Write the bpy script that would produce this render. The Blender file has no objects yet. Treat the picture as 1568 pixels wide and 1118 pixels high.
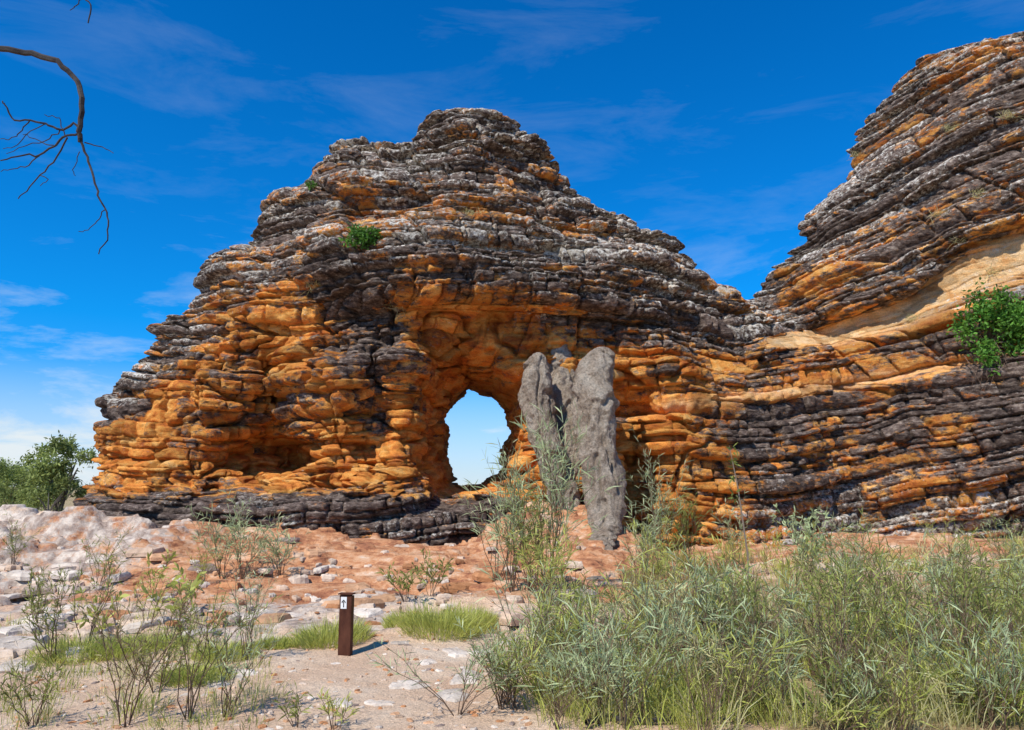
import bpy, math, numpy as np, time
from mathutils import Vector
T0=time.time()
rng=np.random.default_rng(7)
# ------------------------------------------------------------------ camera
CH=1.6; FPX=1150.0; TH=math.atan(186/FPX)
ct,st=math.cos(TH),math.sin(TH)
def ray(px,py):
    a=(px-784)/FPX; b=(559-py)/FPX
    return np.array([a, ct-b*st, st+b*ct])
def W(px,py,Y):
    d=ray(px,py); k=Y/d[1]
    return np.array([d[0]*k, Y, CH+d[2]*k])
scene=bpy.context.scene
cam=bpy.data.cameras.new("camera"); cam.lens=36*FPX/1568; cam.sensor_width=36
cam.clip_end=6000; cam.clip_start=0.05
co=bpy.data.objects.new("camera",cam); scene.collection.objects.link(co)
co.location=(0,0,CH); co.rotation_euler=(math.pi/2+TH,0,0); scene.camera=co
scene.view_settings.view_transform='Standard'; scene.view_settings.look='None'
scene.view_settings.exposure=0
# ------------------------------------------------------------------ noise
def _h(a,b,c,seed):
    with np.errstate(over='ignore'):
        h=(a.astype(np.uint32)*np.uint32(374761393))^(b.astype(np.uint32)*np.uint32(668265263))^(c.astype(np.uint32)*np.uint32(2246822519))^np.uint32(seed*3266489917&0xffffffff)
        h=(h^(h>>np.uint32(13)))*np.uint32(1274126177)
        h=(h^(h>>np.uint32(15)))*np.uint32(2246822519)
        h=h^(h>>np.uint32(16))
    return h.astype(np.float32)/np.float32(4294967295.0)
def hsh(i,k,seed=1):
    i=np.asarray(i).astype(np.int32); k=np.asarray(k).astype(np.int32)
    return _h(i,k,i*0,seed)
def noise(x,y,z,seed=0):
    x,y,z=np.broadcast_arrays(np.asarray(x,np.float32),np.asarray(y,np.float32),np.asarray(z,np.float32))
    xi=np.floor(x);yi=np.floor(y);zi=np.floor(z)
    fx=x-xi;fy=y-yi;fz=z-zi
    fx=fx*fx*(3-2*fx);fy=fy*fy*(3-2*fy);fz=fz*fz*(3-2*fz)
    xi=xi.astype(np.int32);yi=yi.astype(np.int32);zi=zi.astype(np.int32)
    r=0
    for a in (0,1):
        for b in (0,1):
            for c in (0,1):
                w=(fx if a else 1-fx)*(fy if b else 1-fy)*(fz if c else 1-fz)
                r=r+w*_h(xi+a,yi+b,zi+c,seed)
    return r*2-1
def fbm(x,y,z,o=3,seed=0):
    r=0;a=1.0;s=0
    for k in range(o):
        r=r+a*noise(x*2**k+k*17.3,y*2**k+k*5.1,z*2**k+k*9.7,seed+k); s+=a; a*=0.5
    return r/s
def sstep(a,b,x):
    t=np.clip((x-a)/(b-a),0,1); return t*t*(3-2*t)
# ------------------------------------------------------------------ helpers
def link(o,parent=None):
    scene.collection.objects.link(o)
    if parent: o.parent=parent
    return o
def mesh_obj(name,V,Q,mat,col=None,smooth=False,parent=None,attr="Col"):
    V=np.asarray(V,np.float32); Q=np.asarray(Q,np.int32)
    me=bpy.data.meshes.new(name); n=Q.shape[1]
    me.vertices.add(len(V)); me.vertices.foreach_set("co",V.ravel())
    me.loops.add(Q.size); me.loops.foreach_set("vertex_index",Q.ravel())
    me.polygons.add(len(Q)); me.polygons.foreach_set("loop_start",np.arange(0,Q.size,n,dtype=np.int32))
    me.polygons.foreach_set("use_smooth",np.full(len(Q),smooth))
    me.update(calc_edges=True)
    if col is not None:
        a=me.attributes.new(attr,'FLOAT_COLOR','POINT')
        c=np.ones((len(V),4),np.float32); c[:,:3]=col; a.data.foreach_set("color",c.ravel())
    if mat: me.materials.append(mat)
    return link(bpy.data.objects.new(name,me),parent)
class MB:
    def __init__(s): s.V=[];s.Q=[];s.C=[];s.n=0
    def add(s,V,Q,c):
        V=np.asarray(V,np.float32); s.V.append(V); s.Q.append(np.asarray(Q,np.int64)+s.n)
        s.C.append(np.broadcast_to(np.asarray(c,np.float32),(len(V),3))); s.n+=len(V)
    def obj(s,name,mat,smooth=False,parent=None):
        return mesh_obj(name,np.concatenate(s.V),np.concatenate(s.Q),mat,np.concatenate(s.C),smooth,parent)
def tube(mb,P,R,c,n=5):
    P=np.asarray(P,float); R=np.broadcast_to(np.asarray(R,float),(len(P),))
    Tn=np.gradient(P,axis=0); Tn/=np.linalg.norm(Tn,axis=1)[:,None]+1e-9
    ref=np.array([0.3,0.9,0.2]) if abs(Tn[0][1])<0.8 else np.array([1,0,0.1])
    U=np.cross(Tn,ref); U/=np.linalg.norm(U,axis=1)[:,None]+1e-9
    Bv=np.cross(Tn,U)
    a=np.linspace(0,2*np.pi,n,endpoint=False)
    V=(P[:,None]+R[:,None,None]*(np.cos(a)[None,:,None]*U[:,None]+np.sin(a)[None,:,None]*Bv[:,None])).reshape(-1,3)
    i=np.arange(len(P)-1)[:,None]*n; j=np.arange(n)[None,:]; j2=(j+1)%n
    Q=np.stack([i+j,i+j2,i+n+j2,i+n+j],-1).reshape(-1,4)
    mb.add(V,Q,c)
def blades(mb,P,D,L,Wd,C,bend=0.3):
    n=len(P); P=np.asarray(P,float); D=D/(np.linalg.norm(D,axis=1)[:,None]+1e-9)
    S=np.cross(D,rng.normal(size=(n,3))); S/=np.linalg.norm(S,axis=1)[:,None]+1e-9
    Lc=np.broadcast_to(L,(n,))[:,None]; Wc=np.broadcast_to(Wd,(n,))[:,None]
    dn=np.array([0,0,-1.0])*bend
    M=P+D*Lc*0.5+dn*Lc*0.12; Tp=P+D*Lc+dn*Lc*0.5
    V=np.stack([P-S*Wc*.2,P+S*Wc*.2,M-S*Wc*.5,M+S*Wc*.5,Tp-S*Wc*.08,Tp+S*Wc*.08],1).reshape(-1,3)
    b=np.arange(n)[:,None]*6
    Q=np.concatenate([b+np.array([[0,1,3,2]]),b+np.array([[2,3,5,4]])],0)
    mb.add(V,Q,np.repeat(np.broadcast_to(C,(n,3)),6,0))
# ------------------------------------------------------------------ materials
class NT:
    def __init__(s,name):
        s.m=bpy.data.materials.new(name); s.m.use_nodes=True; s.t=s.m.node_tree; s.N=s.t.nodes; s.L=s.t.links
        s.b=s.N["Principled BSDF"]; s.b.inputs["Roughness"].default_value=0.9
        s.b.inputs["Specular IOR Level"].default_value=0.15
    def n(s,ty,**k):
        x=s.N.new(ty)
        for a,v in k.items():
            if a in x.inputs.keys(): x.inputs[a].default_value=v
            else: setattr(x,a,v)
        return x
    def noise(s,vec,scale,detail=5,rough=0.6,dist=0):
        x=s.n("ShaderNodeTexNoise"); x.inputs["Scale"].default_value=scale; x.inputs["Detail"].default_value=detail
        x.inputs["Roughness"].default_value=rough; x.inputs["Distortion"].default_value=dist
        s.L.new(vec,x.inputs["Vector"]); return x.outputs["Fac"]
    def ramp(s,fac,stops):
        x=s.n("ShaderNodeValToRGB"); e=x.color_ramp.elements
        while len(e)>1: e.remove(e[-1])
        e[0].position=stops[0][0]; e[0].color=(*stops[0][1],1)
        for p,c in stops[1:]:
            q=e.new(p); q.color=(*c,1)
        s.L.new(fac,x.inputs[0]); return x.outputs[0]
    def rng(s,v,a,b,c=0,d=1):
        x=s.n("ShaderNodeMapRange"); s.L.new(v,x.inputs[0])
        for i,q in enumerate((a,b,c,d)): x.inputs[i+1].default_value=q
        return x.outputs[0]
    def mix(s,f,a,b,mode='MIX'):
        x=s.n("ShaderNodeMix"); x.data_type='RGBA'; x.blend_type=mode
        for v,i in ((f,0),(a,6),(b,7)):
            if isinstance(v,(int,float)): x.inputs[i].default_value=v
            elif isinstance(v,tuple): x.inputs[i].default_value=(*v,1)
            else: s.L.new(v,x.inputs[i])
        return x.outputs[2]
    def math(s,op,a,b=0.0,clamp=False):
        x=s.n("ShaderNodeMath"); x.operation=op; x.use_clamp=clamp
        for v,i in ((a,0),(b,1)):
            if isinstance(v,(int,float)): x.inputs[i].default_value=v
            else: s.L.new(v,x.inputs[i])
        return x.outputs[0]
    def bump(s,h,strength,dist,prev=None):
        x=s.n("ShaderNodeBump"); x.inputs["Strength"].default_value=strength; x.inputs["Distance"].default_value=dist
        s.L.new(h,x.inputs["Height"])
        if prev: s.L.new(prev,x.inputs["Normal"])
        return x.outputs[0]
    def mapping(s,vec,sc):
        x=s.n("ShaderNodeMapping"); x.inputs["Scale"].default_value=sc; s.L.new(vec,x.inputs[0]); return x.outputs[0]
    def coords(s): return s.n("ShaderNodeTexCoord").outputs["Object"]
    def attr(s,name):
        x=s.n("ShaderNodeAttribute"); x.attribute_name=name; return x
    def out(s,col,nrm=None):
        s.L.new(col,s.b.inputs["Base Color"])
        if nrm: s.L.new(nrm,s.b.inputs["Normal"])
        return s.m
def g3(v): return (v,v,v)
def rock_mat():
    t=NT("banded_sandstone"); c=t.coords(); at=t.attr("Col")
    sep=t.n("ShaderNodeSeparateColor"); t.L.new(at.outputs["Color"],sep.inputs[0])
    n1=t.noise(t.mapping(c,(1,1,2.2)),1.5,6,.70,.4)
    org=t.ramp(n1,[(.25,(.24,.06,.022)),(.36,(.52,.145,.034)),(.46,(.74,.25,.046)),(.56,(.86,.385,.085)),(.67,(.85,.49,.17)),(.78,(.82,.62,.38))])
    yel=t.ramp(t.noise(t.mapping(c,(1,1,2)),2.2,6,.65),[(.3,(.76,.33,.10)),(.48,(.88,.54,.24)),(.7,(.92,.68,.42))])
    org=t.mix(at.outputs["Alpha"],org,yel)
    n2=t.noise(t.mapping(c,(1.5,1.5,4)),3.0,6,.75)
    drk=t.ramp(n2,[(.32,(.023,.015,.012)),(.43,(.080,.053,.041)),(.54,(.19,.135,.105)),(.67,(.46,.36,.28))])
    pn=t.noise(c,9,4,.7)
    pale=t.ramp(pn,[(.3,(.46,.37,.28)),(.5,(.74,.65,.52)),(.7,(.88,.83,.73))])
    nb=t.noise(t.mapping(c,(1,1,2.2)),2.2,7,.75)
    f2=t.math('ADD',sep.outputs[0],t.math('MULTIPLY',t.math('SUBTRACT',nb,.5),2.4))
    col=t.mix(t.rng(f2,.38,.62),org,drk)
    col=t.mix(t.rng(t.math('ADD',sep.outputs[1],t.math('MULTIPLY',t.math('SUBTRACT',pn,.5),1.8)),.36,.66,0,.92),col,pale)
    sp=t.ramp(t.noise(c,40,3,.75),[(.3,g3(.64)),(.5,g3(1)),(.7,g3(1.2))])
    col=t.mix(1.0,col,sp,'MULTIPLY')
    lay=t.ramp(sep.outputs[2],[(0,g3(.68)),(1,g3(1.26))])
    col=t.mix(1.0,col,lay,'MULTIPLY')
    h1=t.noise(t.mapping(c,(2.4,2.4,18)),1.6,4,.65,.2)
    h2=t.noise(t.mapping(c,(1,1,1.6)),13,6,.78)
    b=t.bump(h1,.9,.10); b=t.bump(h2,1.0,.06,b)
    return t.out(col,b)
def mound_mat():
    t=NT("termite_earth"); c=t.coords()
    n1=t.noise(c,2.0,6,.7)
    col=t.ramp(n1,[(.3,(.38,.27,.185)),(.5,(.59,.47,.35)),(.7,(.76,.65,.51))])
    sp=t.ramp(t.noise(c,20,5,.8),[(.34,g3(.45)),(.6,g3(1.12))])
    col=t.mix(1.0,col,sp,'MULTIPLY')
    b=t.bump(t.noise(t.mapping(c,(1,1,.5)),5,7,.72),1,.26); b=t.bump(t.noise(c,20,6,.8),1,.08,b)
    return t.out(col,b)
def ground_mat():
    t=NT("sandy_ground"); c=t.coords(); at=t.attr("Col")
    sep=t.n("ShaderNodeSeparateColor"); t.L.new(at.outputs["Color"],sep.inputs[0])
    sand=t.ramp(t.noise(c,.9,7,.65),[(.3,(.62,.38,.23)),(.5,(.76,.53,.35)),(.7,(.84,.66,.48))])
    grit=t.ramp(t.noise(c,60,4,.8),[(.32,g3(.5)),(.5,g3(1.0)),(.7,g3(1.2))])
    sand=t.mix(1.0,sand,grit,'MULTIPLY')
    red=t.ramp(t.noise(t.mapping(c,(1,1.6,3)),1.9,8,.76),[(.30,(.12,.05,.03)),(.41,(.38,.15,.075)),(.50,(.60,.28,.13)),(.59,(.70,.43,.26)),(.71,(.78,.63,.48))])
    lit=t.ramp(t.noise(c,7,7,.75),[(.3,(.14,.10,.045)),(.5,(.42,.30,.15)),(.7,(.66,.46,.28))])
    pale=t.ramp(t.noise(c,3.5,8,.7),[(.3,(.14,.10,.08)),(.43,(.42,.31,.24)),(.6,(.76,.63,.50))])
    nb=t.noise(c,2.6,7,.7)
    def msk(k):
        return t.rng(t.math('ADD',sep.outputs[k],t.math('MULTIPLY',t.math('SUBTRACT',nb,.5),1.3)),.42,.58)
    col=t.mix(msk(1),sand,lit); col=t.mix(msk(0),col,red); col=t.mix(msk(2),col,pale)
    b=t.bump(t.noise(c,6,7,.7),.7,.10); b=t.bump(t.noise(c,50,4,.8),.7,.02,b)
    return t.out(col,b)
def leaf_mat(name,trans=.4):
    t=NT(name); at=t.attr("Col")
    col=at.outputs["Color"]
    t.L.new(col,t.b.inputs["Base Color"]); t.b.inputs["Roughness"].default_value=.6
    t.b.inputs["Specular IOR Level"].default_value=.3
    tr=t.n("ShaderNodeBsdfTranslucent"); t.L.new(col,tr.inputs[0])
    mx=t.n("ShaderNodeMixShader"); mx.inputs[0].default_value=trans
    t.L.new(t.b.outputs[0],mx.inputs[1]); t.L.new(tr.outputs[0],mx.inputs[2])
    t.L.new(mx.outputs[0],t.N["Material Output"].inputs[0]); return t.m
def plain(name,c1,c2,scale=8,rough=.8,bump=.3,dist=.01,sc=(1,1,1),tint=False):
    t=NT(name); c=t.mapping(t.coords(),sc); n=t.noise(c,scale,6,.65)
    col=t.ramp(n,[(.3,c1),(.7,c2)]); t.b.inputs["Roughness"].default_value=rough
    if tint: col=t.mix(1.0,col,t.attr("Col").outputs["Color"],'MULTIPLY')
    return t.out(col,t.bump(n,bump,dist))
M_rock=rock_mat(); M_mound=mound_mat(); M_ground=ground_mat(); M_leaf=leaf_mat("foliage")
M_bark=plain("dead_wood",(.02,.016,.015),(.08,.07,.065),12,.9,.6,.01)
M_stone=plain("weathered_stone",(.55,.52,.50),(1,1,1),5,.9,.9,.06,(1,1,1),True)
# ------------------------------------------------------------------ world / sun
SE=math.radians(49)
hd=Vector((-0.60,-0.80,0)).normalized()
to_sun=Vector((hd.x*math.cos(SE),hd.y*math.cos(SE),math.sin(SE))).normalized()
el=math.asin(to_sun.z); az=math.atan2(to_sun.x,to_sun.y)
w=bpy.data.worlds.new("World"); scene.world=w; w.use_nodes=True
wt=w.node_tree; wn=wt.nodes; wl=wt.links; bg=wn["Background"]
sky=wn.new("ShaderNodeTexSky"); sky.sky_type='NISHITA'; sky.sun_disc=False; sky.sun_elevation=el; sky.sun_rotation=az
sky.air_density=1.0; sky.dust_density=.3; sky.ozone_density=3.0
tc=wn.new("ShaderNodeTexCoord")
def wmix(f,a,b,mode='MIX'):
    x=wn.new("ShaderNodeMix"); x.data_type='RGBA'; x.blend_type=mode
    for v,i in ((f,0),(a,6),(b,7)):
        if isinstance(v,(int,float)): x.inputs[i].default_value=v
        elif isinstance(v,tuple): x.inputs[i].default_value=(*v,1)
        else: wl.new(v,x.inputs[i])
    return x.outputs[2]
sx=wn.new("ShaderNodeSeparateXYZ"); wl.new(tc.outputs["Generated"],sx.inputs[0])
tr=wn.new("ShaderNodeValToRGB"); wl.new(sx.outputs[2],tr.inputs[0])
e=tr.color_ramp.elements; e[0].position=0.0; e[0].color=(.42,.95,1.0,1); e[1].position=.55; e[1].color=(.01,.88,.96,1)
q=e.new(.2); q.color=(.04,.98,1.0,1)
tint2=wmix(1.0,tr.outputs[0],(1.0,1.22,2.2),'MULTIPLY')
skyc=wmix(1.0,sky.outputs[0],tint2,'MULTIPLY')
mp=wn.new("ShaderNodeMapping"); mp.inputs["Scale"].default_value=(1.2,1.2,5.0); mp.inputs["Rotation"].default_value=(0.15,.22,0); mp.inputs["Location"].default_value=(.7,.3,.2); wl.new(tc.outputs["Generated"],mp.inputs[0])
cn=wn.new("ShaderNodeTexNoise"); cn.inputs["Scale"].default_value=3.4; cn.inputs["Detail"].default_value=11; cn.inputs["Roughness"].default_value=.64; cn.inputs["Distortion"].default_value=.4
wl.new(mp.outputs[0],cn.inputs["Vector"])
def wmath(op,a,b,clamp=False):
    x=wn.new("ShaderNodeMath"); x.operation=op; x.use_clamp=clamp
    for v,i in ((a,0),(b,1)):
        if isinstance(v,(int,float)): x.inputs[i].default_value=v
        else: wl.new(v,x.inputs[i])
    return x.outputs[0]
def wrng(v,a,b,c=0,d=1):
    x=wn.new("ShaderNodeMapRange"); wl.new(v,x.inputs[0])
    for i,q in enumerate((a,b,c,d)): x.inputs[i+1].default_value=q
    return x.outputs[0]
cr=wrng(cn.outputs["Fac"],.50,.92)
er=wrng(sx.outputs[2],0.05,.34,1.4,.12)
lowr=wrng(sx.outputs[2],0.0,.15,.80,0)
cf=wmath('ADD',wmath('MULTIPLY',cr,er),lowr,True)
skyf=wmix(cf,skyc,(9.8,10.8,11.4))
wl.new(skyf,bg.inputs[0]); bg.inputs[1].default_value=.08
sl=bpy.data.lights.new("sun","SUN"); sl.energy=5.0; sl.angle=math.radians(.53); sl.color=(1,.96,.89)
so=link(bpy.data.objects.new("sun",sl)); so.rotation_euler=to_sun.to_track_quat('Z','Y').to_euler(); so.location=(-20,-20,30)
# ------------------------------------------------------------------ rock solid
def poly_sd(X,Z,P):
    P=np.asarray(P,float); d=np.full(X.shape,1e9); ins=np.zeros(X.shape,bool)
    for i in range(len(P)):
        a=P[i]; b=P[(i+1)%len(P)]; e=b-a
        t=np.clip(((X-a[0])*e[0]+(Z-a[1])*e[1])/(e@e+1e-12),0,1)
        d=np.minimum(d,np.hypot(X-a[0]-t*e[0],Z-a[1]-t*e[1]))
        c=((a[1]>Z)!=(b[1]>Z))&(X<(b[0]-a[0])*(Z-a[1])/(b[1]-a[1]+1e-12)+a[0]); ins^=c
    return np.where(ins,d,-d)
H=0.115
gx=np.arange(-17,19.5,H); gy=np.arange(13.0,27.5,H); gz=np.arange(-1.2,17.5,H)
X2,Z2=np.meshgrid(gx,gz,indexing='ij')
YA=22.5
silA=[(62,880),(95,832),(128,775),(150,722),(157,640),(164,602),(192,590),(204,562),(236,535),(250,500),(292,468),(316,408),(351,385),(386,367),(408,338),(443,303),(473,285),(493,248),(521,228),(560,223),(642,225),(656,210),(668,185),(702,172),(750,175),(784,201),(810,232),(826,256),(856,275),(862,295),(902,313),(957,340),(997,363),(1027,380),(1037,397),(1067,410),(1092,430),(1125,440),(1138,470),(1220,500),(1330,540)]
PA=[W(a,b,YA)[[0,2]] for a,b in silA]; PA=PA+[np.array([14,-6.]),np.array([-18,-6.])]
dA=poly_sd(X2,Z2,PA)
def thick(d,Tm,s,r=.45):
    dp=np.maximum(d,0); return np.where(d>0,Tm*(1-np.exp(-s*dp/Tm))+r*(1-np.exp(-dp/.3)),2.6*d)
tA=thick(dA,4.9,1.2)
X0=W(1135,500,24.5)[0]; SB=.35
def WB(px,py,off=0.0):
    d=ray(px,py)
    k=(24.5-off+SB*X0)/(d[1]+SB*d[0]); return np.array([d[0]*k,CH+d[2]*k])
silB=[(1000,560),(1080,500),(1134,466),(1160,464),(1174,440),(1174,417),(1188,402),(1220,381),(1228,354),(1241,332),(1268,304),(1293,279),(1306,254),(1316,221),(1341,186),(1351,158),(1376,123),(1406,93),(1442,78),(1502,70),(1568,50),(1680,34),(1800,92)]
PB=[WB(a,b) for a,b in silB]+[np.array([24,9.]),np.array([24,-6.]),np.array([2.5,-6.])]
dB=poly_sd(X2,Z2,PB); tB=thick(dB,5.4,1.25,.5)
YcB=24.5-SB*(X2-X0)
def ell(px,py,rx,ry,dep,Y=19.0,p=1.6):
    c=W(px,py,Y); sx_=rx/FPX*Y; sz_=ry/FPX*Y
    e2=((X2-c[0])/sx_)**2+((Z2-c[2])/sz_)**2
    return dep*np.exp(-e2**p)
def zl(py,Y=19.0): return W(784,py,Y)[2]
def xl(px,Y=19.0): return W(px,700,Y)[0]
gA=ell(395,635,88,105,1.5)+ell(392,698,75,38,2.2)+ell(392,610,26,70,1.1)+ell(725,620,110,150,1.45)+ell(578,640,42,90,.9)
gA+=ell(968,690,34,130,1.2)+ell(870,610,80,110,.8)+ell(480,700,110,40,.5)+ell(240,650,60,50,.3)+ell(520,500,120,40,.25)+ell(668,700,25,60,.7)+ell(500,740,40,12,.5)
bn=.22*noise(X2*.9,0*X2,0*X2,90)+.12*noise(X2*2.6,0*X2,0*X2,91)
bench=1-sstep(zl(766),zl(744),Z2+bn)
gA-=1.2*bench*(1-sstep(xl(740),xl(860),X2))*sstep(xl(60),xl(200),X2)
gA-=.35*(1-sstep(zl(850),zl(820),Z2+bn))*sstep(xl(120),xl(200),X2)
gA-=.65*sstep(zl(490),zl(465),Z2)*np.exp(-((X2-xl(780))/4.4)**4)*(1-sstep(zl(400),zl(330),Z2))
def bandZ(pts,off): return np.array([WB(a,b,off) for a,b in pts])
b2=bandZ([(940,650),(1100,628),(1200,612),(1350,582),(1480,558),(1568,540),(1750,500)],5.0)
b1=bandZ([(1130,545),(1200,515),(1260,498),(1350,480),(1450,455),(1520,410),(1568,385),(1750,320)],5.0)
W1=[.05,.25,.38,.45,.55,.75,.85,.9]
b1w=np.interp(X2,b1[:,0],W1)
Zb2=np.interp(X2,b2[:,0],b2[:,1]); Zb1=np.interp(X2,b1[:,0],b1[:,1])
gB=-.8*(1-sstep(-.12,.12,Z2-Zb2))*sstep(xl(960),xl(1150),X2)
gB+=.75*(1-sstep(-.1,.15,Z2-Zb1-b1w))*sstep(xl(1130),xl(1250),X2)
gB+=-.5*(1-sstep(-.25,.25,Z2-Zb1+b1w*.6))*sstep(xl(1130),xl(1250),X2)
F=np.empty((len(gx),len(gy),len(gz)),np.float32)
for j,y in enumerate(gy):
    fa=np.minimum(tA-gA-(YA-y),np.minimum(tA,2.0)-(y-YA))
    nb_=1/np.sqrt(1+SB*SB)
    fb=np.minimum(tB-gB-(YcB-y)*nb_,np.minimum(tB,2.3)-(y-YcB)*nb_)
    k=.35; h=np.clip(.5+.5*(fa-fb)/k,0,1); f=fb*(1-h)+fa*h+k*h*(1-h)
    fl=np.clip((21.8-y)/3.2,0,1.4)
    cx=-0.0475*y-.25*fl; a=.98+.75*fl**1.5; zc=3.18-.1*fl; bt=1.45+1.15*fl**1.4; bb=1.46+.30*fl
    dz=Z2-zc; bz=np.where(dz>0,bt,bb)
    an=np.arctan2(dz,X2-cx); wob=1.05+.06*np.sin(an*3+1.0)+.05*np.sin(an*7+2)+.05*np.sin(an*12)
    ee=np.sqrt((np.abs(X2-cx)/a)**2.5+(np.abs(dz)/bz)**2.5)/wob
    f=np.minimum(f,(ee-1)*1.0)
    F[:,j,:]=f
print("sdf",time.time()-T0)
def surface_nets(F,org,h):
    S=F>0
    c=np.zeros(tuple(s-1 for s in F.shape),np.int8)
    cs=[(a,b,d) for a in (0,1) for b in (0,1) for d in (0,1)]
    nx,ny,nz=F.shape
    for a,b,d in cs: c+=S[a:nx-1+a,b:ny-1+b,d:nz-1+d]
    act=(c>0)&(c<8); idx=np.argwhere(act); ids=np.full(c.shape,-1,np.int64); ids[act]=np.arange(len(idx))
    pos=np.zeros((len(idx),3)); cnt=np.zeros(len(idx))
    for a in cs:
        for ax in range(3):
            if a[ax]==1: continue
            b=list(a); b[ax]=1
            fa=F[idx[:,0]+a[0],idx[:,1]+a[1],idx[:,2]+a[2]]; fb=F[idx[:,0]+b[0],idx[:,1]+b[1],idx[:,2]+b[2]]
            cr=(fa>0)!=(fb>0); t=np.where(cr,fa/np.where(cr,fa-fb,1),0)
            p=np.array(a,float)[None]+t[:,None]*(np.array(b)-np.array(a))[None]
            pos+=p*cr[:,None]; cnt+=cr
    V=np.array(org)+h*(idx+pos/cnt[:,None])
    Qs=[]
    for ax in range(3):
        sl0=[slice(None)]*3; sl1=[slice(None)]*3; sl0[ax]=slice(0,-1); sl1[ax]=slice(1,None)
        A=S[tuple(sl0)]; B=S[tuple(sl1)]; e=np.argwhere(A!=B); ins=A[e[:,0],e[:,1],e[:,2]]
        u,v=(ax+1)%3,(ax+2)%3
        ok=(e[:,u]>=1)&(e[:,v]>=1)&(e[:,u]<c.shape[u])&(e[:,v]<c.shape[v]); e=e[ok]; ins=ins[ok]
        def cid(du,dv):
            q=e.copy(); q[:,u]+=du; q[:,v]+=dv; return ids[q[:,0],q[:,1],q[:,2]]
        Q=np.stack([cid(-1,-1),cid(0,-1),cid(0,0),cid(-1,0)],1)
        Q[~ins]=Q[~ins][:,::-1]; Qs.append(Q)
    Q=np.concatenate(Qs); return V,Q[(Q>=0).all(1)]
V,Q=surface_nets(F,(gx[0],gy[0],gz[0]),H); del F
# the far back of the outcrop (never in view from this side) is not modelled in detail
qc=V[Q].mean(1)
bk=np.where(qc[:,0]<7.5,YA+1.3,np.maximum(24.5-SB*(qc[:,0]-X0)+1.5,YA-2.5))
keep=(qc[:,1]<bk)|((np.abs(qc[:,0]+1.1)<2.2)&(qc[:,2]<6)); keep&=qc[:,2]>-.5
Q=Q[keep]; us,inv=np.unique(Q,return_inverse=True); V=V[us]; Q=inv.reshape(-1,4)
print("nets",len(V),len(Q),time.time()-T0)
tmp=mesh_obj("tmp",V,Q,None)
md=tmp.modifiers.new("s","SUBSURF"); md.levels=2; md.render_levels=2
dg=bpy.context.evaluated_depsgraph_get(); me=bpy.data.meshes.new_from_object(tmp.evaluated_get(dg),depsgraph=dg)
bpy.data.objects.remove(tmp)
nv=len(me.vertices); P=np.empty(nv*3,np.float32); me.vertices.foreach_get("co",P); P=P.reshape(-1,3)
Nn=np.empty(nv*3,np.float32); me.vertex_normals.foreach_get("vector",Nn); Nn=Nn.reshape(-1,3)
print("subdiv",nv,time.time()-T0)
x,y,z=P[:,0],P[:,1],P[:,2]
right=sstep(xl(1010),xl(1180),x)
zb2=np.interp(x,b2[:,0],b2[:,1]); zb1=np.interp(x,b1[:,0],b1[:,1]); w1=np.interp(x,b1[:,0],W1)
lw=noise(x*.16,y*.16,z*.16,11)
fz=sstep(0,1,(z-zb2)/np.maximum(zb1-zb2,.5))
dip=right*((zb2-b2[1,1])*(1-fz)+(zb1-b1[1,1])*fz)+right*.10*np.maximum(z-zb1,0)*np.clip((x-8)/6,0,1)
zz=(z-.8*dip+.42*lw+.11*noise(x*.9,y*.9,z*.5,12)+.028*noise(x*2.4,y*2.4,z*1.0,14)+.02*x).astype(np.float32)
def layers(mean,sg,lo,hi,seed):
    r=np.random.default_rng(seed); n=int(30/mean)
    th=np.clip(r.lognormal(math.log(mean),sg,n),lo,hi); Bd=np.concatenate([[-6],-6+np.cumsum(th)])
    li=np.clip(np.searchsorted(Bd,zz)-1,0,n-1)
    return li,np.clip((zz-Bd[li])/th[li],0,1).astype(np.float32),th[li],n,r,Bd,th
li,tt,thk,nL,r_,Bd,thv=layers(.18,.52,.10,.5,3)
# in some stretches of the face two beds merge into one thick bed
pair=(li//2)*2; mrg=noise(x*.35+7.1*pair,y*.35,pair*1.3,19)>.25
pair2=np.minimum(pair+1,nL-1)
tt=np.where(mrg,np.clip((zz-Bd[pair])/(thv[pair]+thv[pair2]),0,1),tt).astype(np.float32); li=np.where(mrg,pair,li)
wi=((.24+.68*r_.random(nL))[li]).astype(np.float32)
u=x+.6*y+.3*noise(x*1.1,y*1.1,li*.7,13)
kk=u/wi+li*3.71; kf=np.floor(kk); fr=kk-kf
dist=np.minimum(fr,1-fr)*wi; jid=np.round(kk)
joint=np.where(hsh(li,jid,5)>.35,1.0,.15)
ph=1-joint*(1-np.clip(dist/.06,0,1)**.6)
pv=np.sqrt(np.clip(1-np.abs(2*tt-1)**4.5,0,1))
l2,t2,th2,n2_,r2_,_,_=layers(.85,.35,.45,1.6,4)
pv2=np.clip(1-np.abs(2*t2-1)**6,0,1)
u2=x+.6*y+.7*noise(x*.5,y*.5,l2*.7,17); k2=u2/(.9+.8*hsh(l2,l2*0,18)); kf2=np.floor(k2); fr2=k2-kf2; ph2=np.clip(np.minimum(fr2,1-fr2)/.07,0,1)**.6
LP=[(100,640),(150,620),(300,470),(420,425),(560,410),(700,430),(830,470),(1000,485),(1130,500),(1200,500)]
lineX=[W(a,b,19.3)[0] for a,b in LP]; lineZ=[W(a,b,19.3)[2] for a,b in LP]
ZL=np.interp(x,lineX,lineZ)
up=sstep(-.9,.7,z-ZL+1.0*noise(x*.5,y*.5,z*.4,21))
bx=1-sstep(zl(775),zl(735),z)
left=1-sstep(xl(760),xl(860),x)
base=bx*left*sstep(zl(870),zl(845),z)
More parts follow.
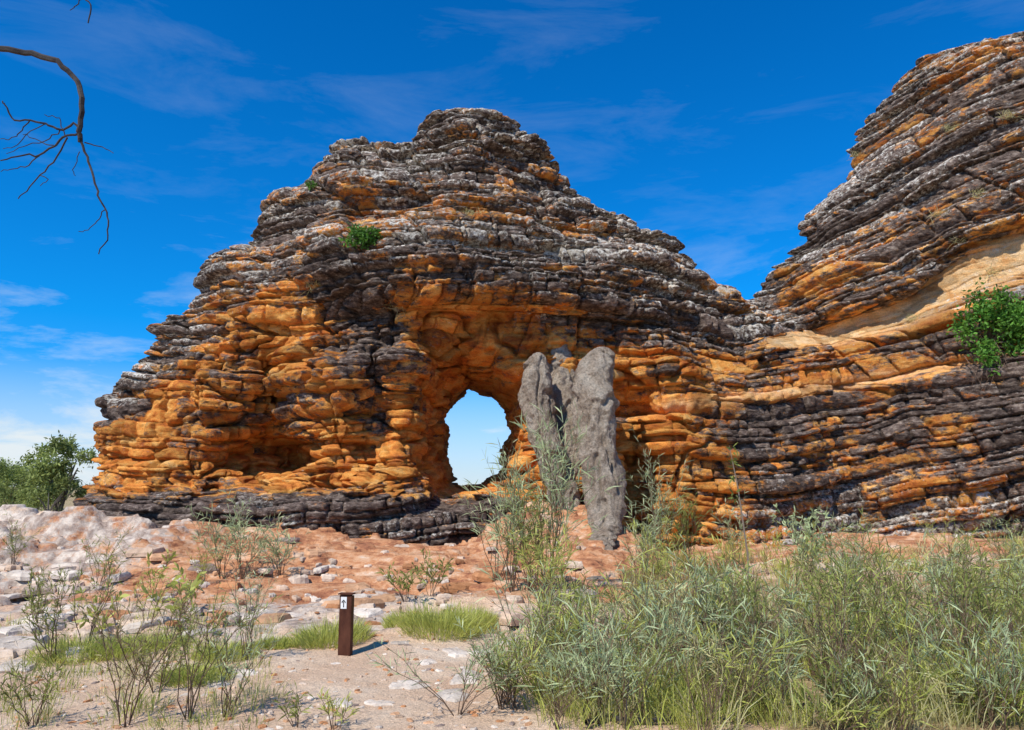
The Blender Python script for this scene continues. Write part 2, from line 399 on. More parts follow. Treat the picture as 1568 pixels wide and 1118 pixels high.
smooth_b=np.exp(-((z-zb1)/(w1*.8))**4)*sstep(xl(1180),xl(1240),x)
thin_b=np.exp(-((z-zb2-.12)/.16)**2)*sstep(xl(960),xl(1050),x)
crustA=.30+.46*up; crustA=np.maximum(crustA,.84*base)
crustA+=.40*np.exp(-((x-xl(580))/.5)**2)*np.exp(-((z-zl(620))/1.4)**4)+.3*np.exp(-((x-xl(560))/1.3)**2)*np.exp(-((z-zl(500))/1.6)**4)
low=1-sstep(-.2,.1,z-zb2)
crustB=np.full(nv,.64,np.float32); crustB=np.where(z<zb2,.73-.1*(1-sstep(zl(800),zl(740),z)),crustB)
crustB=np.where((z>zb2)&(z<zb1),.54,crustB)
crust=crustA*(1-right)+crustB*right
arch=np.exp(-(((x-xl(740))/2.2)**2+((z-zl(600))/2.6)**2)**1.5)*(1-right)
crust-=.22*arch
blk=hsh(li,kf,10)
crust+= .40*fbm(x*.5,y*.5,zz*.9,2,31)+.14*(hsh(li,li*0,9)-.5)*2*.7+.36*(blk-.5)
crust=crust*(1-.95*smooth_b)*(1-.8*thin_b)-.3*smooth_b
crust+=-.10*(1-pv)
miss=(hsh(li,kf,47)<.09)
pale=.02+.22*sstep(.45,.9,tt)*np.maximum(up,right*.7)+.30*(hsh(li,kf,15)-.5)+.42*np.clip(Nn[:,2],0,1)*np.maximum(up,.8*right*(z>zb1))+.06*up
pale+=.32*(right*low)*(1-sstep(zl(800),zl(690),z))+.28*base*(hsh(li,kf,16)>.65)-.2*smooth_b
massive=(1-up)*(1-right)*(1-base)
amp=1.0-.35*massive*np.clip(arch*1.5+.35,0,1); amp=amp*(1-.9*smooth_b)
intun=np.exp(-(((x+.0475*y)/1.7)**4+((z-3.2)/2.0)**4))*sstep(18.5,20,y)
amp*=1-.65*intun
rn=sstep(-.3,.5,noise(x*.4,y*.4,z*.6,46))
d=amp*(.14*noise(x*.55,y*.55,li*3.7,41)+.25*(hsh(li,li*0,42)-.5)*(.5+rn)+.21*(hsh(li,kf,43)-.5)+.20*(pv*ph-1)-.20*miss*ph)
d+=amp*(.38*(hsh(l2,kf2,44)-.5)*pv2+.32*(pv2*ph2-1)*(.3+.7*rn))
d+=(1-.7*intun)*(1-.7*smooth_b)*(.24*noise(x*.22,y*.22,zz*1.1,51)+.26*fbm(x*.6,y*.6,z*.6,2,52)+.15)
rid=1-np.abs(fbm(x*1.1,y*1.1,z*1.4,2,57)); d-=massive*.34*np.clip((rid-.88)/.12,0,1)
d+=.05*fbm(x*3.2,y*3.2,z*4,2,61)+.035*noise(x*9,y*9,z*13,66)*(1-.7*smooth_b)+.12*intun*fbm(x*1.5,y*1.5,z*2.5,2,63)
hn=np.hypot(Nn[:,0],Nn[:,1]); s_=1/np.maximum(hn,.6)
P[:,0]+=Nn[:,0]*s_*d; P[:,1]+=Nn[:,1]*s_*d; P[:,2]+=Nn[:,2]*.23*d
me.vertices.foreach_set("co",P.ravel())
a=me.attributes.new("Col",'FLOAT_COLOR','POINT'); c4=np.ones((nv,4),np.float32)
c4[:,0]=np.clip(crust,-.5,1.5); c4[:,1]=np.clip(pale,-.5,1); c4[:,2]=hsh(li,kf,71); c4[:,3]=np.clip(smooth_b+.6*thin_b,0,1)
a.data.foreach_set("color",c4.ravel()); me.materials.clear(); me.materials.append(M_rock)
me.polygons.foreach_set("use_smooth",np.ones(len(me.polygons),bool)); me.update(); me.name="sandstone_arch_rock"
rock=link(bpy.data.objects.new("sandstone_arch_rock",me))
print("rock",time.time()-T0)
bpy.context.view_layer.update()
def hit(px,py):
    d=Vector(ray(px,py)).normalized(); ok,l,n,_=rock.ray_cast(Vector((0,0,CH)),d)
    return (np.array(l),np.array(n)) if ok else (W(px,py,19),np.array([0,-1,0.]))
# ------------------------------------------------------------------ ground
def gh(x,y):
    x=np.asarray(x,float); y=np.asarray(y,float)
    h=.06*fbm(x*.35,y*.35,x*0,3,81)+.02*fbm(x*2,y*2,x*0,2,82)
    pl=sstep(10.5,16.3,y+.8*noise(x*.4,y*.1,0*x,83))*(1-sstep(1.5,4,x))*(1-sstep(26,34,y))
    hh=.60*pl; n=6; q=(hh/.60+.16*fbm(x*.7,y*.9,0*x,3,86)*(pl>0.01))*n; fq=np.floor(q); hh=.60*(fq+sstep(.86,1,q-fq))/n
    slab=fbm(x*.6,y*1.3,0*x,3,84)*6+.3*noise(x*4,y*4,0*x,87); fs=np.floor(slab)
    h=h+hh+pl*.12*(fs+sstep(.88,1,slab-fs))
    lf=(1-sstep(-9,-4.5,x))*sstep(6.5,9,y)*(1-sstep(30,40,y)); s2=fbm(x*.7,y*1.1,0*x,3,85)*4+.3*noise(x*4,y*4,0*x,88); f2=np.floor(s2); h=h+lf*.10*(f2+sstep(.8,1,s2-f2))
    mf=np.exp(-((x+2.5)/3.0)**4)*sstep(7.5,9,y)*(1-sstep(11,13,y)); s4=fbm(x*.9,y*1.6,0*x,3,92)*4; f4=np.floor(s4); h=h+mf*.06*(f4+sstep(.88,1,s4-f4))
    rt=sstep(3,6,x)*sstep(12,17.5,y)*(1-sstep(26,34,y)); h=h+.4*rt
    s5=fbm(x*.5,y*1.2,0*x,3,93)*4+.3*noise(x*4,y*4,0*x,94); f5=np.floor(s5); h=h+rt*.10*(f5+sstep(.8,1,s5-f5))
    md=np.exp(-((x-1.5)/1.6)**4)*sstep(14,17.5,y)*(1-sstep(20,22,y)); m3=md*4+.5*noise(x*1.5,y*1.5,0*x,89)*(md>.02); f3=np.floor(m3)
    h=h+md*.15+.30*(f3+sstep(.6,1,m3-f3))/4*sstep(0,.15,md)
    h=h-.5*sstep(26,60,y)-.1*sstep(60,200,y)
    return h
def axis(lo,hi,st,far,g=1.13):
    c=list(np.arange(lo,hi,st)); s=st; a=c[-1]
    while a<far: s*=g; a+=s; c.append(a)
    s=st; a=c[0]; pre=[]
    while a>-far: s*=g; a-=s; pre.append(a)
    return np.array(pre[::-1]+c)
ax_=axis(-18,16,.055,2500); ay_=axis(3.2,21,.05,2500)
GX,GY=np.meshgrid(ax_,ay_,indexing='ij'); GZ=gh(GX,GY)
nxg,nyg=GX.shape; I=np.arange(nxg*nyg).reshape(nxg,nyg)
Qg=np.stack([I[:-1,:-1],I[1:,:-1],I[1:,1:],I[:-1,1:]],-1).reshape(-1,4)
gxf,gyf=GX.ravel(),GY.ravel()
redm=sstep(10.0,12.0,gyf)*(1-.35*sstep(2.6,3.6,gxf)*(1-sstep(14,16,gyf))-.2*sstep(2.6,3.6,gxf))*(1-sstep(26,30,gyf))*sstep(-13,-9,gxf)*.88
litm=sstep(.6,2.0,gxf-.02*gyf)*.66*(1-.9*sstep(12.5,15,gyf))
litm=np.maximum(litm,(1-sstep(-5,-2.6,gxf))*.40*(1-sstep(8,10,gyf)))
litm=np.maximum(litm,sstep(26,32,gyf)*.95); litm=np.maximum(litm,(1-sstep(-20,-14,gxf))*.9)
palem=(1-sstep(-7.5,-4.5,gxf))*sstep(6.5,9,gyf)*(1-sstep(24,28,gyf))*.58
palem=np.maximum(palem,np.exp(-((gxf+2.5)/3.4)**2)*sstep(7.0,8.5,gyf)*(1-sstep(11.3,13.0,gyf))*.56)
ground=mesh_obj("ground",np.stack([gxf,gyf,GZ.ravel()],1),Qg,M_ground,np.stack([redm,litm,palem],1),True)
def gp(px,py):
    d=ray(px,py); k=-CH/d[2]
    for _ in range(6):
        p=d*k; zg=float(gh(p[0],p[1])); k=.5*k+.5*(zg-CH)/d[2]
    p=d*k; return np.array([p[0],p[1],float(gh(p[0],p[1]))])
STC=np.array([(.72,.56,.42),(.80,.68,.55),(.62,.29,.13),(.70,.40,.22),(.36,.27,.22),(.74,.53,.37)])
def stone(c,r,hh,ang,n=14,col=None):
    V=[];a=np.linspace(0,2*np.pi,n,endpoint=False)+rng.normal(size=n)*.12; rr=r*(1+.28*rng.normal(size=n).clip(-1,1)); asp=.55+.3*rng.random(); tl=rng.normal(size=2)*.25*hh/r
    for k,(s,zf) in enumerate([(1,-.8),(1.03,.1),(.90,.8),(.58,1),(.02,1.0)]):
        X=np.cos(a)*rr*s; Y=np.sin(a)*rr*s*asp
        V.append(np.stack([X*math.cos(ang)-Y*math.sin(ang)+c[0],X*math.sin(ang)+Y*math.cos(ang)+c[1],c[2]+hh*(zf+.12*rng.normal(size=n)*(k>1))+X*tl[0]+Y*tl[1]],1))
    V=np.concatenate(V); i=np.arange(4)[:,None]*n; j=np.arange(n)[None]; j2=(j+1)%n
    if col is None: col=STC[rng.choice(6,p=[.24,.20,.17,.19,.04,.16])]
    mb.add(V,np.stack([i+j,i+j2,i+n+j2,i+n+j],-1).reshape(-1,4),col*rng.uniform(.8,1.15))
mb=MB()
for px,py,r in [(520,1078,.14),(580,1078,.12),(620,1050,.18),(700,1000,.2),(735,1000,.15),(760,1010,.12),(715,1040,.22),(690,1065,.16),(655,1015,.12),(350,1035,.2),(370,1030,.12),(330,1048,.12),(740,960,.14),(700,945,.16),(610,985,.1),(780,985,.14),(30,1020,.3),(25,965,.3),(45,905,.35),(390,935,.3),(350,945,.3),(300,970,.25),(440,945,.22),(270,950,.2)]:
    stone(gp(px,py),r,.01+.06*r,rng.random()*3,14,STC[1])
for _ in range(800):
    px=rng.uniform(0,830); py=rng.uniform(905,1118); stone(gp(px,py),rng.uniform(.008,.04),rng.uniform(.005,.014),rng.random()*3,7)
mb.obj("flat_stones",M_stone)
mb=MB()
for _ in range(330):
    px=rng.uniform(-20,900); py=838+125*rng.random()**1.2; r=rng.uniform(.04,.13)*(2.6 if rng.random()<.15 else 1)
    stone(gp(px,py),r,.02+.18*r,rng.random()*3,9)
for _ in range(55):
    px=rng.uniform(-20,170); py=rng.uniform(850,1010); r=rng.uniform(.1,.3); stone(gp(px,py),r,.03+.16*r,rng.random()*3,10,STC[rng.choice([0,1,5])])
stone(gp(458,893),.17,.13,.3,12,STC[0])
mb.obj("rock_rubble",M_stone)
# ------------------------------------------------------------------ termite mounds
def mound(name,pts,seed):
    C=[];R=[]
    for px,py,hw,Y in pts: C.append(W(px,py,Y)); R.append(hw/FPX*Y)
    C=np.array(C);R=np.array(R); m=260; t=np.concatenate([[0],np.cumsum(np.linalg.norm(np.diff(C,axis=0),axis=1))]); t/=t[-1]; tn=np.linspace(0,1,m)
    Cx=np.stack([np.interp(tn,t,C[:,k]) for k in range(3)],1); Rr=np.interp(tn,t,R)
    ker=np.ones(11)/11
    for k in range(3): Cx[:,k]=np.convolve(np.pad(Cx[:,k],5,'edge'),ker,'valid')
    Rr=np.convolve(np.pad(Rr,5,'edge'),ker,'valid'); Rr*=np.sqrt(np.clip(1-(1-np.minimum(1,tn/.055))**2,0,1))
    n=110; a=np.linspace(0,2*np.pi,n,endpoint=False)
    V=np.stack([Cx[:,0,None]+Rr[:,None]*np.cos(a),Cx[:,1,None]+1.15*Rr[:,None]*np.sin(a),np.repeat(Cx[:,2,None],n,1)],-1).reshape(-1,3)
    nn=np.stack([np.tile(np.cos(a),m),np.tile(np.sin(a),m),np.zeros(m*n)],1)
    r1=1-np.abs(fbm(V[:,0]*2.4,V[:,1]*2.4,V[:,2]*1.0,2,seed+9))
    dd=.17*fbm(V[:,0]*2.0,V[:,1]*2.0,V[:,2]*1.2,2,seed)+.12*fbm(V[:,0]*5,V[:,1]*5,V[:,2]*4,4,seed+5)-.10*np.clip((r1-.86)/.14,0,1)
    dd*=np.repeat(np.minimum(1,Rr/.32),n)
    V=V+nn*dd[:,None]
    i=np.arange(m-1)[:,None]*n; j=np.arange(n)[None]; j2=(j+1)%n
    return mesh_obj(name,V,np.stack([i+j,i+n+j,i+n+j2,i+j2],-1).reshape(-1,4),M_mound,None,True)
ym=17.1
mound("termite_mound",[(921,529,18,ym+.5),(918,550,25,ym+.3),(912,585,30,ym+.1),(911,620,32,ym),(914,655,29,ym-.1),(918,690,27,ym-.2),(926,740,28,ym-.3),(928,780,25,ym-.5),(924,815,21,ym-1.1),(919,850,17,14.9),(914,885,16,13.2),(911,930,15,12.0)],101)
mound("termite_mound",[(824,538,13,ym+1.1),(823,560,18,ym+1.0),(822,600,20,ym+.9),(826,640,23,ym+.8),(836,680,23,ym+.7),(846,720,18,ym+.6),(852,775,13,ym+.2),(852,860,12,ym-.4)],201)
mound("termite_mound",[(857,500,9,ym+2.6),(859,530,16,ym+2.4),(862,565,21,ym+2.2),(866,610,28,ym+2.0),(868,660,31,ym+1.7),(867,720,27,ym+1.2),(862,780,22,ym+.6),(862,870,18,ym-.5)],301)
# ------------------------------------------------------------------ plants
PALS={'sage':((.60,.66,.36),(.40,.48,.22)),'olive':((.22,.26,.06),(.36,.38,.09)),'yg':((.46,.49,.09),(.58,.58,.16)),'straw':((.76,.68,.36),(.56,.50,.2)),'green':((.07,.18,.025),(.17,.36,.05)),'dry':((.34,.23,.13),(.38,.34,.14))}
def pc(pal,n):
    a,b=np.array(PALS[pal]); t=rng.random((n,1)); return np.minimum((a*(1-t)+b*t)*(.62+.62*rng.random((n,1))),.8)
def shrub(mb,base,h,spread,ns,pal,ll=.07,lw=.009,dens=1.0,twigs=4,up=.9):
    base=np.asarray(base,float)
    stemc=np.array([.22,.14,.09])
    for s in range(ns):
        az=rng.random()*6.283; hh=h*rng.uniform(.55,1.05); sp=spread*rng.random()**.7
        tip=base+np.array([math.cos(az)*sp,math.sin(az)*sp,hh])
        t=np.linspace(0,1,7)[:,None]
        wob=np.cumsum(rng.normal(size=(7,3))*.025*h,0)*[1,1,.2]; wob-=wob[0]
        Pm=base+np.array([math.cos(az),math.sin(az),0])*.03+(tip-base)*np.concatenate([t**1.3,t**1.3,t**.9],1)+wob
        tube(mb,Pm,np.linspace(.0045,.0015,7)*(.6+h*.6),stemc*rng.uniform(.7,1.3),3)
        lines=[(Pm,.30)]
        for k in range(twigs):
            q=rng.uniform(.25,.9); i=q*6; i0=int(i); p0=Pm[i0]*(1-(i-i0))+Pm[min(i0+1,6)]*(i-i0)
            dr=np.array([rng.normal(),rng.normal(),rng.uniform(.6,1.8)*up]); dr/=np.linalg.norm(dr)
            L=h*rng.uniform(.15,.38); tt_=np.linspace(0,1,4)[:,None]
            Pt=p0+dr*L*tt_+np.array([0,0,.12*L])*tt_**2; tube(mb,Pt,np.linspace(.0022,.001,4),stemc,3); lines.append((Pt,.1))
        if dens<=0: continue
        for Pl,st_ in lines:
            Ln=np.linalg.norm(Pl[-1]-Pl[0]); n=max(3,int(Ln*(1-st_)/ll*3.2*dens))
            t_=rng.uniform(st_,1.0,n)*(len(Pl)-1); i0=np.minimum(t_.astype(int),len(Pl)-2); f=(t_-i0)[:,None]
            pp=Pl[i0]*(1-f)+Pl[i0+1]*f; dirn=(Pl[-1]-Pl[0])/(Ln+1e-6)
            D=dirn*1.0+rng.normal(size=(n,3))*.5
            blades(mb,pp,D,ll*rng.uniform(.6,1.2,n),lw*rng.uniform(.7,1.2,n),pc(pal,n),.25)
def tuft(mb,base,h,r,n,pal,w=.004,bend=.5,lean=.6):
    a=rng.random(n)*6.283; rr=r*np.sqrt(rng.random(n))
    P=np.asarray(base,float)+np.stack([np.cos(a)*rr,np.sin(a)*rr,np.zeros(n)-.01],1)
    P[:,2]=gh(P[:,0],P[:,1])-.01
    a2=a+rng.normal(size=n)*.6; l=lean*rng.random(n)
    D=np.stack([np.cos(a2)*l,np.sin(a2)*l,np.ones(n)],1)
    hv=h*rng.uniform(.5,1.1,n)*(1.05-.6*(rr/r)**2)
    blades(mb,P,D,hv,w*rng.uniform(.7,1.4,n),pc(pal,n),bend)
def one(name,px,py,h,sp,ns,pal,**k):
    m=MB(); shrub(m,gp(px,py),h,sp,ns,pal,**k); return m.obj(name,M_leaf)
for px,py,h,sp,ns,pal,k in [
 (190,1112,1.15,.45,7,'dry',dict(ll=.055,lw=.008,dens=.8,twigs=5)),
 (285,1100,1.0,.4,7,'olive',dict(ll=.06,lw=.008,dens=.9,twigs=4)),
 (345,1100,.75,.4,7,'sage',dict(ll=.08,lw=.008,dens=.8)),
 (80,1015,.8,.4,8,'olive',dict(ll=.06)),
 (375,1010,.8,.35,8,'sage',dict(ll=.08,lw=.007,dens=.8)),
 (240,1060,.6,.3,8,'olive',dict(ll=.06)),
 (130,1000,1.1,.4,5,'olive',dict(ll=.07,lw=.012,dens=.5)),
 (50,1110,.45,.3,8,'olive',{}),
 (455,1112,.22,.15,5,'olive',{}),(515,1117,.22,.15,6,'yg',{}),
 (20,870,.8,.5,8,'olive',dict(ll=.1)),
 (370,880,1.1,.7,12,'sage',dict(ll=.16,lw=.016)),(430,885,.9,.6,10,'sage',dict(ll=.16,lw=.016)),(340,885,1.2,.5,10,'sage',dict(ll=.16,lw=.016)),(150,900,.9,.5,8,'olive',dict(ll=.12)),
 (620,925,.6,.4,7,'olive',dict(ll=.1,lw=.02)),(660,915,.7,.35,7,'olive',dict(ll=.1,lw=.02)),
 (700,1095,.55,.7,9,'sage',dict(ll=.08,lw=.008,dens=.8)),(770,1085,.6,.5,9,'sage',dict(ll=.08,lw=.008)),
 (60,960,.7,.3,7,'olive',dict(ll=.08)),(225,960,.6,.3,6,'yg',dict(ll=.08)),(310,900,.6,.4,7,'yg',dict(ll=.1)),
 ]: one("wattle_shrub",px,py,h,sp,ns,pal,**k)
for px,py in [(150,980),(290,935),(235,905),(255,960)]:
    m=MB(); b=gp(px,py); shrub(m,b,.55,.45,5,'yg',ll=.12,lw=.045,dens=.8,twigs=1,up=.4); m.obj("leafy_seedling",M_leaf)
for px,py,h,sp,ns,pal,k in [(785,900,2.0,.45,12,'sage',dict(ll=.2,lw=.016)),(838,905,2.9,.35,13,'sage',dict(ll=.26,lw=.018,dens=.9)),(815,915,1.7,.5,14,'olive',dict(ll=.18,lw=.014)),(760,895,2.0,.4,6,'sage',dict(ll=.18,lw=.014,dens=.7)),
   (830,930,1.2,.5,14,'yg',dict(ll=.16,lw=.013)),(985,905,1.2,.35,12,'sage',dict(ll=.16,lw=.013)),(1015,880,2.1,.5,10,'sage',dict(ll=.16,lw=.014,dens=.8)),(1060,885,1.5,.6,12,'olive',dict(ll=.16,lw=.013)),(1130,870,1.3,.6,8,'sage',dict(ll=.16,lw=.013,dens=.7)),(1240,890,1.2,.8,12,'sage',dict(ll=.1,lw=.03)),(1300,865,.9,.6,8,'sage',dict(ll=.14)),(1450,860,.8,.7,10,'yg',dict(ll=.14)),(1540,865,.9,.7,10,'sage',dict(ll=.14)),(1015,935,1.1,.45,14,'yg',dict(ll=.14,lw=.011))]:
    one("tall_wattle",px,py,h,sp,ns,pal,**k)
m=MB(); b=gp(1148,960); tube(m,[b,b+[.02,0,.8],b+[-.06,0,1.6],b+[-.14,0,2.1]],[.014,.012,.009,.004],(.36,.27,.2),5)
for q in (1.5,1.7,1.9,2.05): 
    n=7; blades(m,b+[-.1,0,0]+np.array([0,0,q])+rng.normal(size=(n,3))*.03,rng.normal(size=(n,3)),.1,.03,pc('olive',n))
m.obj("thin_sapling",M_leaf)
def skip(px,py): return (868<px<955 and py<945)
m=MB()
cnt=0
while cnt<175:
    px=rng.uniform(770,1620); py=872+256*rng.random()**.8
    lim=np.interp(py,[860,930,1000,1060,1130],[980,820,800,770,740])
    if px<lim or skip(px,py): continue
    p=gp(px,py); far=p[1]
    pal=rng.choice(['sage','olive','yg','sage','straw','yg','sage','olive'])
    hgt=rng.uniform(.35,1.05)
    if far<6: hgt*=.75
    if 840<px<980 and py<1010: hgt=min(hgt,.4)
    bare=rng.random()<.16
    shrub(m,p,hgt,rng.uniform(.25,.42),int(rng.integers(6,11)),pal,ll=rng.uniform(.07,.16)*(1+.04*far),lw=.0072*(1+.06*far),dens=0 if bare else .85,twigs=5 if bare else 3)
    cnt+=1
m.obj("shrub_thicket",M_leaf)
m=MB()
for _ in range(700):
    px=rng.uniform(790,1640); py=842+278*rng.random()**.9
    if px<np.interp(py,[850,930,1000,1130],[960,830,850,800]) or skip(px,py): continue
    if float(noise(px*.012,py*.03,0,97))<-.25: continue
    p=gp(px,py); tuft(m,p,rng.uniform(.25,.7) if not (840<px<980 and py<1010) else .25,.2,int(60),rng.choice(['yg','straw','yg','yg','olive','straw']),.0048*(1+.06*p[1]),.6,.7)
for _ in range(110):
    px=rng.uniform(0,420); py=rng.uniform(930,1118); p=gp(px,py)
    tuft(m,p,rng.uniform(.12,.28),.14,35,rng.choice(['yg','straw','olive']),.004*(1+.04*p[1]))
m.obj("grass",M_leaf)
for px,py,h,r in [(505,985,.36,.40),(675,968,.44,.42),(630,960,.28,.3),(715,960,.32,.35),(120,1005,.28,.4),(180,1000,.25,.35),(300,1040,.2,.3),(345,1005,.2,.3),(420,990,.15,.2),(240,990,.2,.3)]:
    mm=MB(); tuft(mm,gp(px,py),h,r,1300,'yg',.006,.35,1.1); mm.obj("spinifex_clump",M_leaf)
m=MB(); shrub(m,gp(1110,1010),.80,.5,32,'sage',ll=.16,lw=.014,dens=1.1,twigs=3); m.obj("silver_grey_shrub",M_leaf)
def bush(name,c,rx,rz,n,ll,hang=0):
    mm=MB(); c=np.asarray(c); nb=30
    for s in range(nb):
        dr=rng.normal(size=3); dr[1]=-abs(dr[1])*.7; dr[2]=abs(dr[2])*.9-(.9 if s>16 else 0); dr/=np.linalg.norm(dr)
        e=c+dr*[rx,rx*.7,rz]*rng.uniform(.4,1.0); tube(mm,[c+[0,.25,-.15*rz],(c+e)/2+rng.normal(size=3)*.05,e],[.03*rx+.008,.015*rx+.004,.005],(.25,.2,.16),4)
        k=n//nb; cl=e+rng.normal(size=(k,3))*[rx*.15,rx*.12,rz*.13]
        blades(mm,cl,rng.normal(size=(k,3))+[0,-.3,.3],ll*rng.uniform(.6,1.2,k),ll*.5,pc('green',k)*(.7+.7*rng.random()))
    if hang:
        for s in range(70):
            a=c+rng.normal(size=3)*[rx*.35,.1,.1]-[0,.1,.4*rz]; tube(mm,[a+[0,.1,0],a+[rng.normal()*.1,-.15,-.35],a+[rng.normal()*.2,-.2,-.5-.5*rng.random()]],[.012,.008,.004],(.32,.21,.14),3)
    return mm.obj(name,M_leaf)
p,n_=hit(1513,515); bush("rock_fig_bush",p+[0,-.3,.0],.95,1.25,3400,.12,1)
p,n_=hit(558,375); bush("rock_fig_bush",p+[0,-.1,.1],.5,.36,800,.10)
p,n_=hit(478,288); bush("rock_fig_bush",p+[0,-.05,.05],.16,.16,160,.08)
m=MB()
for px,py in [(1470,370),(1520,420),(1440,330),(1455,200),(1312,240),(1500,300),(475,440),(1400,490),(1545,180),(720,330),(610,470)]:
    p,_=hit(px,py); n=70; D=rng.normal(size=(n,3))*.6+[0,-.4,.8]; blades(m,p+rng.normal(size=(n,3))*[.15,.03,.05],D,.3,.012,pc('straw',n),.7)
m.obj("ledge_grass",M_leaf)
def tree(mb,base,h,r,n):
    base=np.asarray(base,float)
    for s in range(5):
        a=rng.random()*6.283; e=base+np.array([math.cos(a)*r*.5,math.sin(a)*r*.5,h*rng.uniform(.5,.8)])
        tube(mb,[base,base+(e-base)*.45+[0,0,.1*h],e],[.035*h,.022*h,.008*h],(.16,.13,.11),5)
    nc=40
    for s in range(nc):
        a=rng.random()*6.283; q=math.sqrt(rng.random()); zf=rng.uniform(.22,1)
        cr=r*q*math.sqrt(max(.1,1-((zf-.5)/.58)**2)); c=base+np.array([math.cos(a)*cr,math.sin(a)*cr,h*zf])
        k=max(4,n//nc); br=rng.uniform(.6,1.3)
        blades(mb,c+rng.normal(size=(k,3))*r*.12,rng.normal(size=(k,3)),h*.06,h*.020,np.array([.28,.33,.09])*br*(.7+.6*rng.random((k,1))))
for px,py,Y,h,r in [(105,700,42,4.2,1.7),(30,720,60,3.8,2.3),(75,720,70,3.6,2.3),(8,715,75,4.0,2.4)]:
    X=(px-784)/FPX*Y*1.0*ct*1.02; mm=MB(); tree(mm,(X,Y,float(gh(X,Y))),h,r,6000); mm.obj("eucalypt_tree",M_leaf)
m=MB()
for _ in range(110):
    Y=rng.uniform(70,200); X=-Y*rng.uniform(.35,1.0); tree(m,(X,Y,float(gh(X,Y))),rng.uniform(1.6,3.2),rng.uniform(1.8,3.5),300)
for _ in range(80):
    Y=rng.uniform(24,60); X=-Y*rng.uniform(.6,.9); tree(m,(X,Y,float(gh(X,Y))),rng.uniform(.5,1.2),rng.uniform(.5,1.1),220)
m.obj("distant_scrub",M_leaf)
# ------------------------------------------------------------------ dead tree with hanging branch
m=MB(); YT=2.1; KS=YT/4.0
def br(pts,r0,r1,Y0=YT,dy=.0,c=(.6,.6,.6)):
    r0*=1.25*KS; r1*=1.9*KS
    Pp=np.array([W(a,b,Y0+dy*KS*i) for i,(a,b) in enumerate(pts)])
    t=np.linspace(0,1,len(Pp)); tn=np.linspace(0,1,len(Pp)*3); Pn=np.stack([np.interp(tn,t,Pp[:,k]) for k in range(3)],1)+rng.normal(size=(len(tn),3))*.0035*KS
    tube(m,Pn,np.linspace(r0,r1,len(tn)),c,6)
tube(m,[(-5.2,-1.2,-.1),(-5.1,-1.1,1.2),(-4.8,-.8,2.2),(-3.9,.3,2.8),(-2.6,1.5,3.0)],[.14,.12,.09,.045,.018],(1,1,1),10)
tube(m,[(-4.8,-.8,2.2),(-5.5,-.9,3.8),(-6.1,-.8,5.0)],[.08,.05,.015],(1,1,1),8)
tube(m,[(-2.6,1.5,3.0),W(-90,72,YT),W(0,75,YT)],[.018,.011,.0085],(1,1,1),8)
br([(0,75),(40,79),(85,93),(110,114),(124,132),(126,165),(121,200),(124,218)],.014,.007)
br([(124,200),(112,188),(92,200),(70,190),(45,183),(22,186),(8,160),(3,155)],.006,.002)
br([(122,205),(100,208),(82,225),(60,238),(30,238),(0,245)],.006,.002,dy=-.02)
br([(105,210),(85,245),(62,268),(42,290),(27,306)],.004,.0015,dy=.03)
br([(60,238),(40,255),(20,258),(0,262)],.003,.001)
br([(45,183),(30,205),(10,215),(0,212)],.003,.001)
br([(92,200),(70,215),(40,222),(12,235)],.003,.001)
br([(124,215),(134,240),(142,268),(150,298),(160,318),(167,340),(164,366),(152,388)],.006,.0015,dy=-.01)
br([(160,320),(150,338),(138,350),(121,356)],.0025,.001)
br([(130,218),(150,224),(174,234)],.003,.001)
br([(62,268),(75,275),(60,285)],.002,.001); br([(120,232),(112,262),(116,270)],.002,.001)
br([(82,225),(60,215),(35,205)],.0025,.001); br([(100,208),(90,180),(70,176)],.0025,.001); br([(70,190),(50,200),(25,225),(5,228)],.0025,.001)
br([(100,-30),(128,-5),(140,8),(134,36)],.004,.002); br([(128,-5),(118,8),(108,15)],.003,.001)
tube(m,[(-3.9,.3,2.8),(-2.6,1.5,3.3),W(100,-30,YT)],[.02,.01,.0025],(1,1,1),6)
m.obj("dead_tree",M_bark)
m=MB()
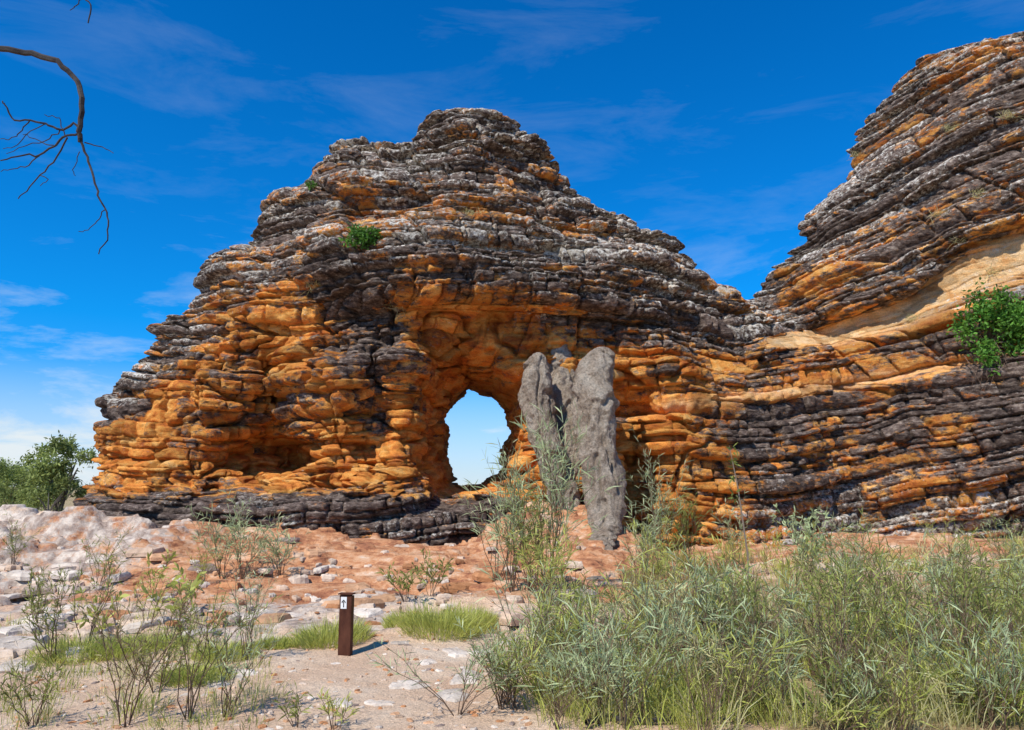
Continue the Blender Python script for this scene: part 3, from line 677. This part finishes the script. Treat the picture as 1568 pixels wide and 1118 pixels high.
def gst(pts,r):
    P_=np.array([gp(a,b)+[0,0,r+.015] for a,b in pts]); tube(m,P_+rng.normal(size=P_.shape)*.01,np.linspace(r,r*.5,len(P_)),(.5,.5,.5),6)
gst([(900,1117),(930,1104),(945,1112),(1000,1112),(1060,1110),(1130,1108)],.02)
gst([(1180,1083),(1240,1086),(1300,1082),(1350,1072),(1392,1062)],.014); gst([(1020,1110),(1032,1096)],.01)
b=gp(958,1117); tube(m,[b,b+[.01,0,.15],b+[.03,0,.32]],[.006,.005,.003],(.5,.5,.5),5)
m.obj("fallen_branch",M_bark)
# ------------------------------------------------------------------ marker post
import bmesh
pb=gp(527,1003); E=bpy.data.objects.new("trail_marker_post",None); link(E); E.location=pb; E.rotation_euler=(0,0,math.radians(-8))
M_post=plain("rusty_brown_steel",(.045,.014,.008),(.12,.045,.025),14,.55,.2,.004,(1,1,.4))
M_white=plain("white_label",(.62,.62,.6),(.8,.8,.78),20,.5,.05,.001); M_black=plain("black_print",(.01,.01,.01),(.03,.03,.03),20,.5,.05,.001)
def box(name,sx,sy,sz,loc,mat,bev=.004,rot=0):
    bm=bmesh.new(); bmesh.ops.create_cube(bm,size=1); bmesh.ops.scale(bm,vec=(sx,sy,sz),verts=bm.verts)
    if bev: bmesh.ops.bevel(bm,geom=bm.edges[:],offset=bev,segments=2,affect='EDGES')
    me_=bpy.data.meshes.new(name); bm.to_mesh(me_); bm.free(); me_.materials.append(mat)
    o=bpy.data.objects.new(name,me_); link(o,E); o.location=loc; o.rotation_euler=(0,rot,0); return o
hp=.56
box("post_body",.115,.05,hp+.2,(0,0,hp/2-.1),M_post,.006)
box("side_flange",.018,.075,hp+.19,(.062,0,hp/2-.105),M_post,.003)
box("top_cap",.15,.085,.012,(.005,0,hp+.008),M_post,.003)
box("label_plate",.06,.004,.11,(-.012,-.0275,hp-.075),M_white,.001)
box("arrow_stem",.008,.003,.05,(-.012,-.031,hp-.09),M_black,.0005)
box("arrow_left",.008,.003,.03,(-.021,-.0312,hp-.06),M_black,.0005,math.radians(40))
box("arrow_right",.008,.003,.03,(-.003,-.0314,hp-.06),M_black,.0005,math.radians(-40))
print("done",time.time()-T0)
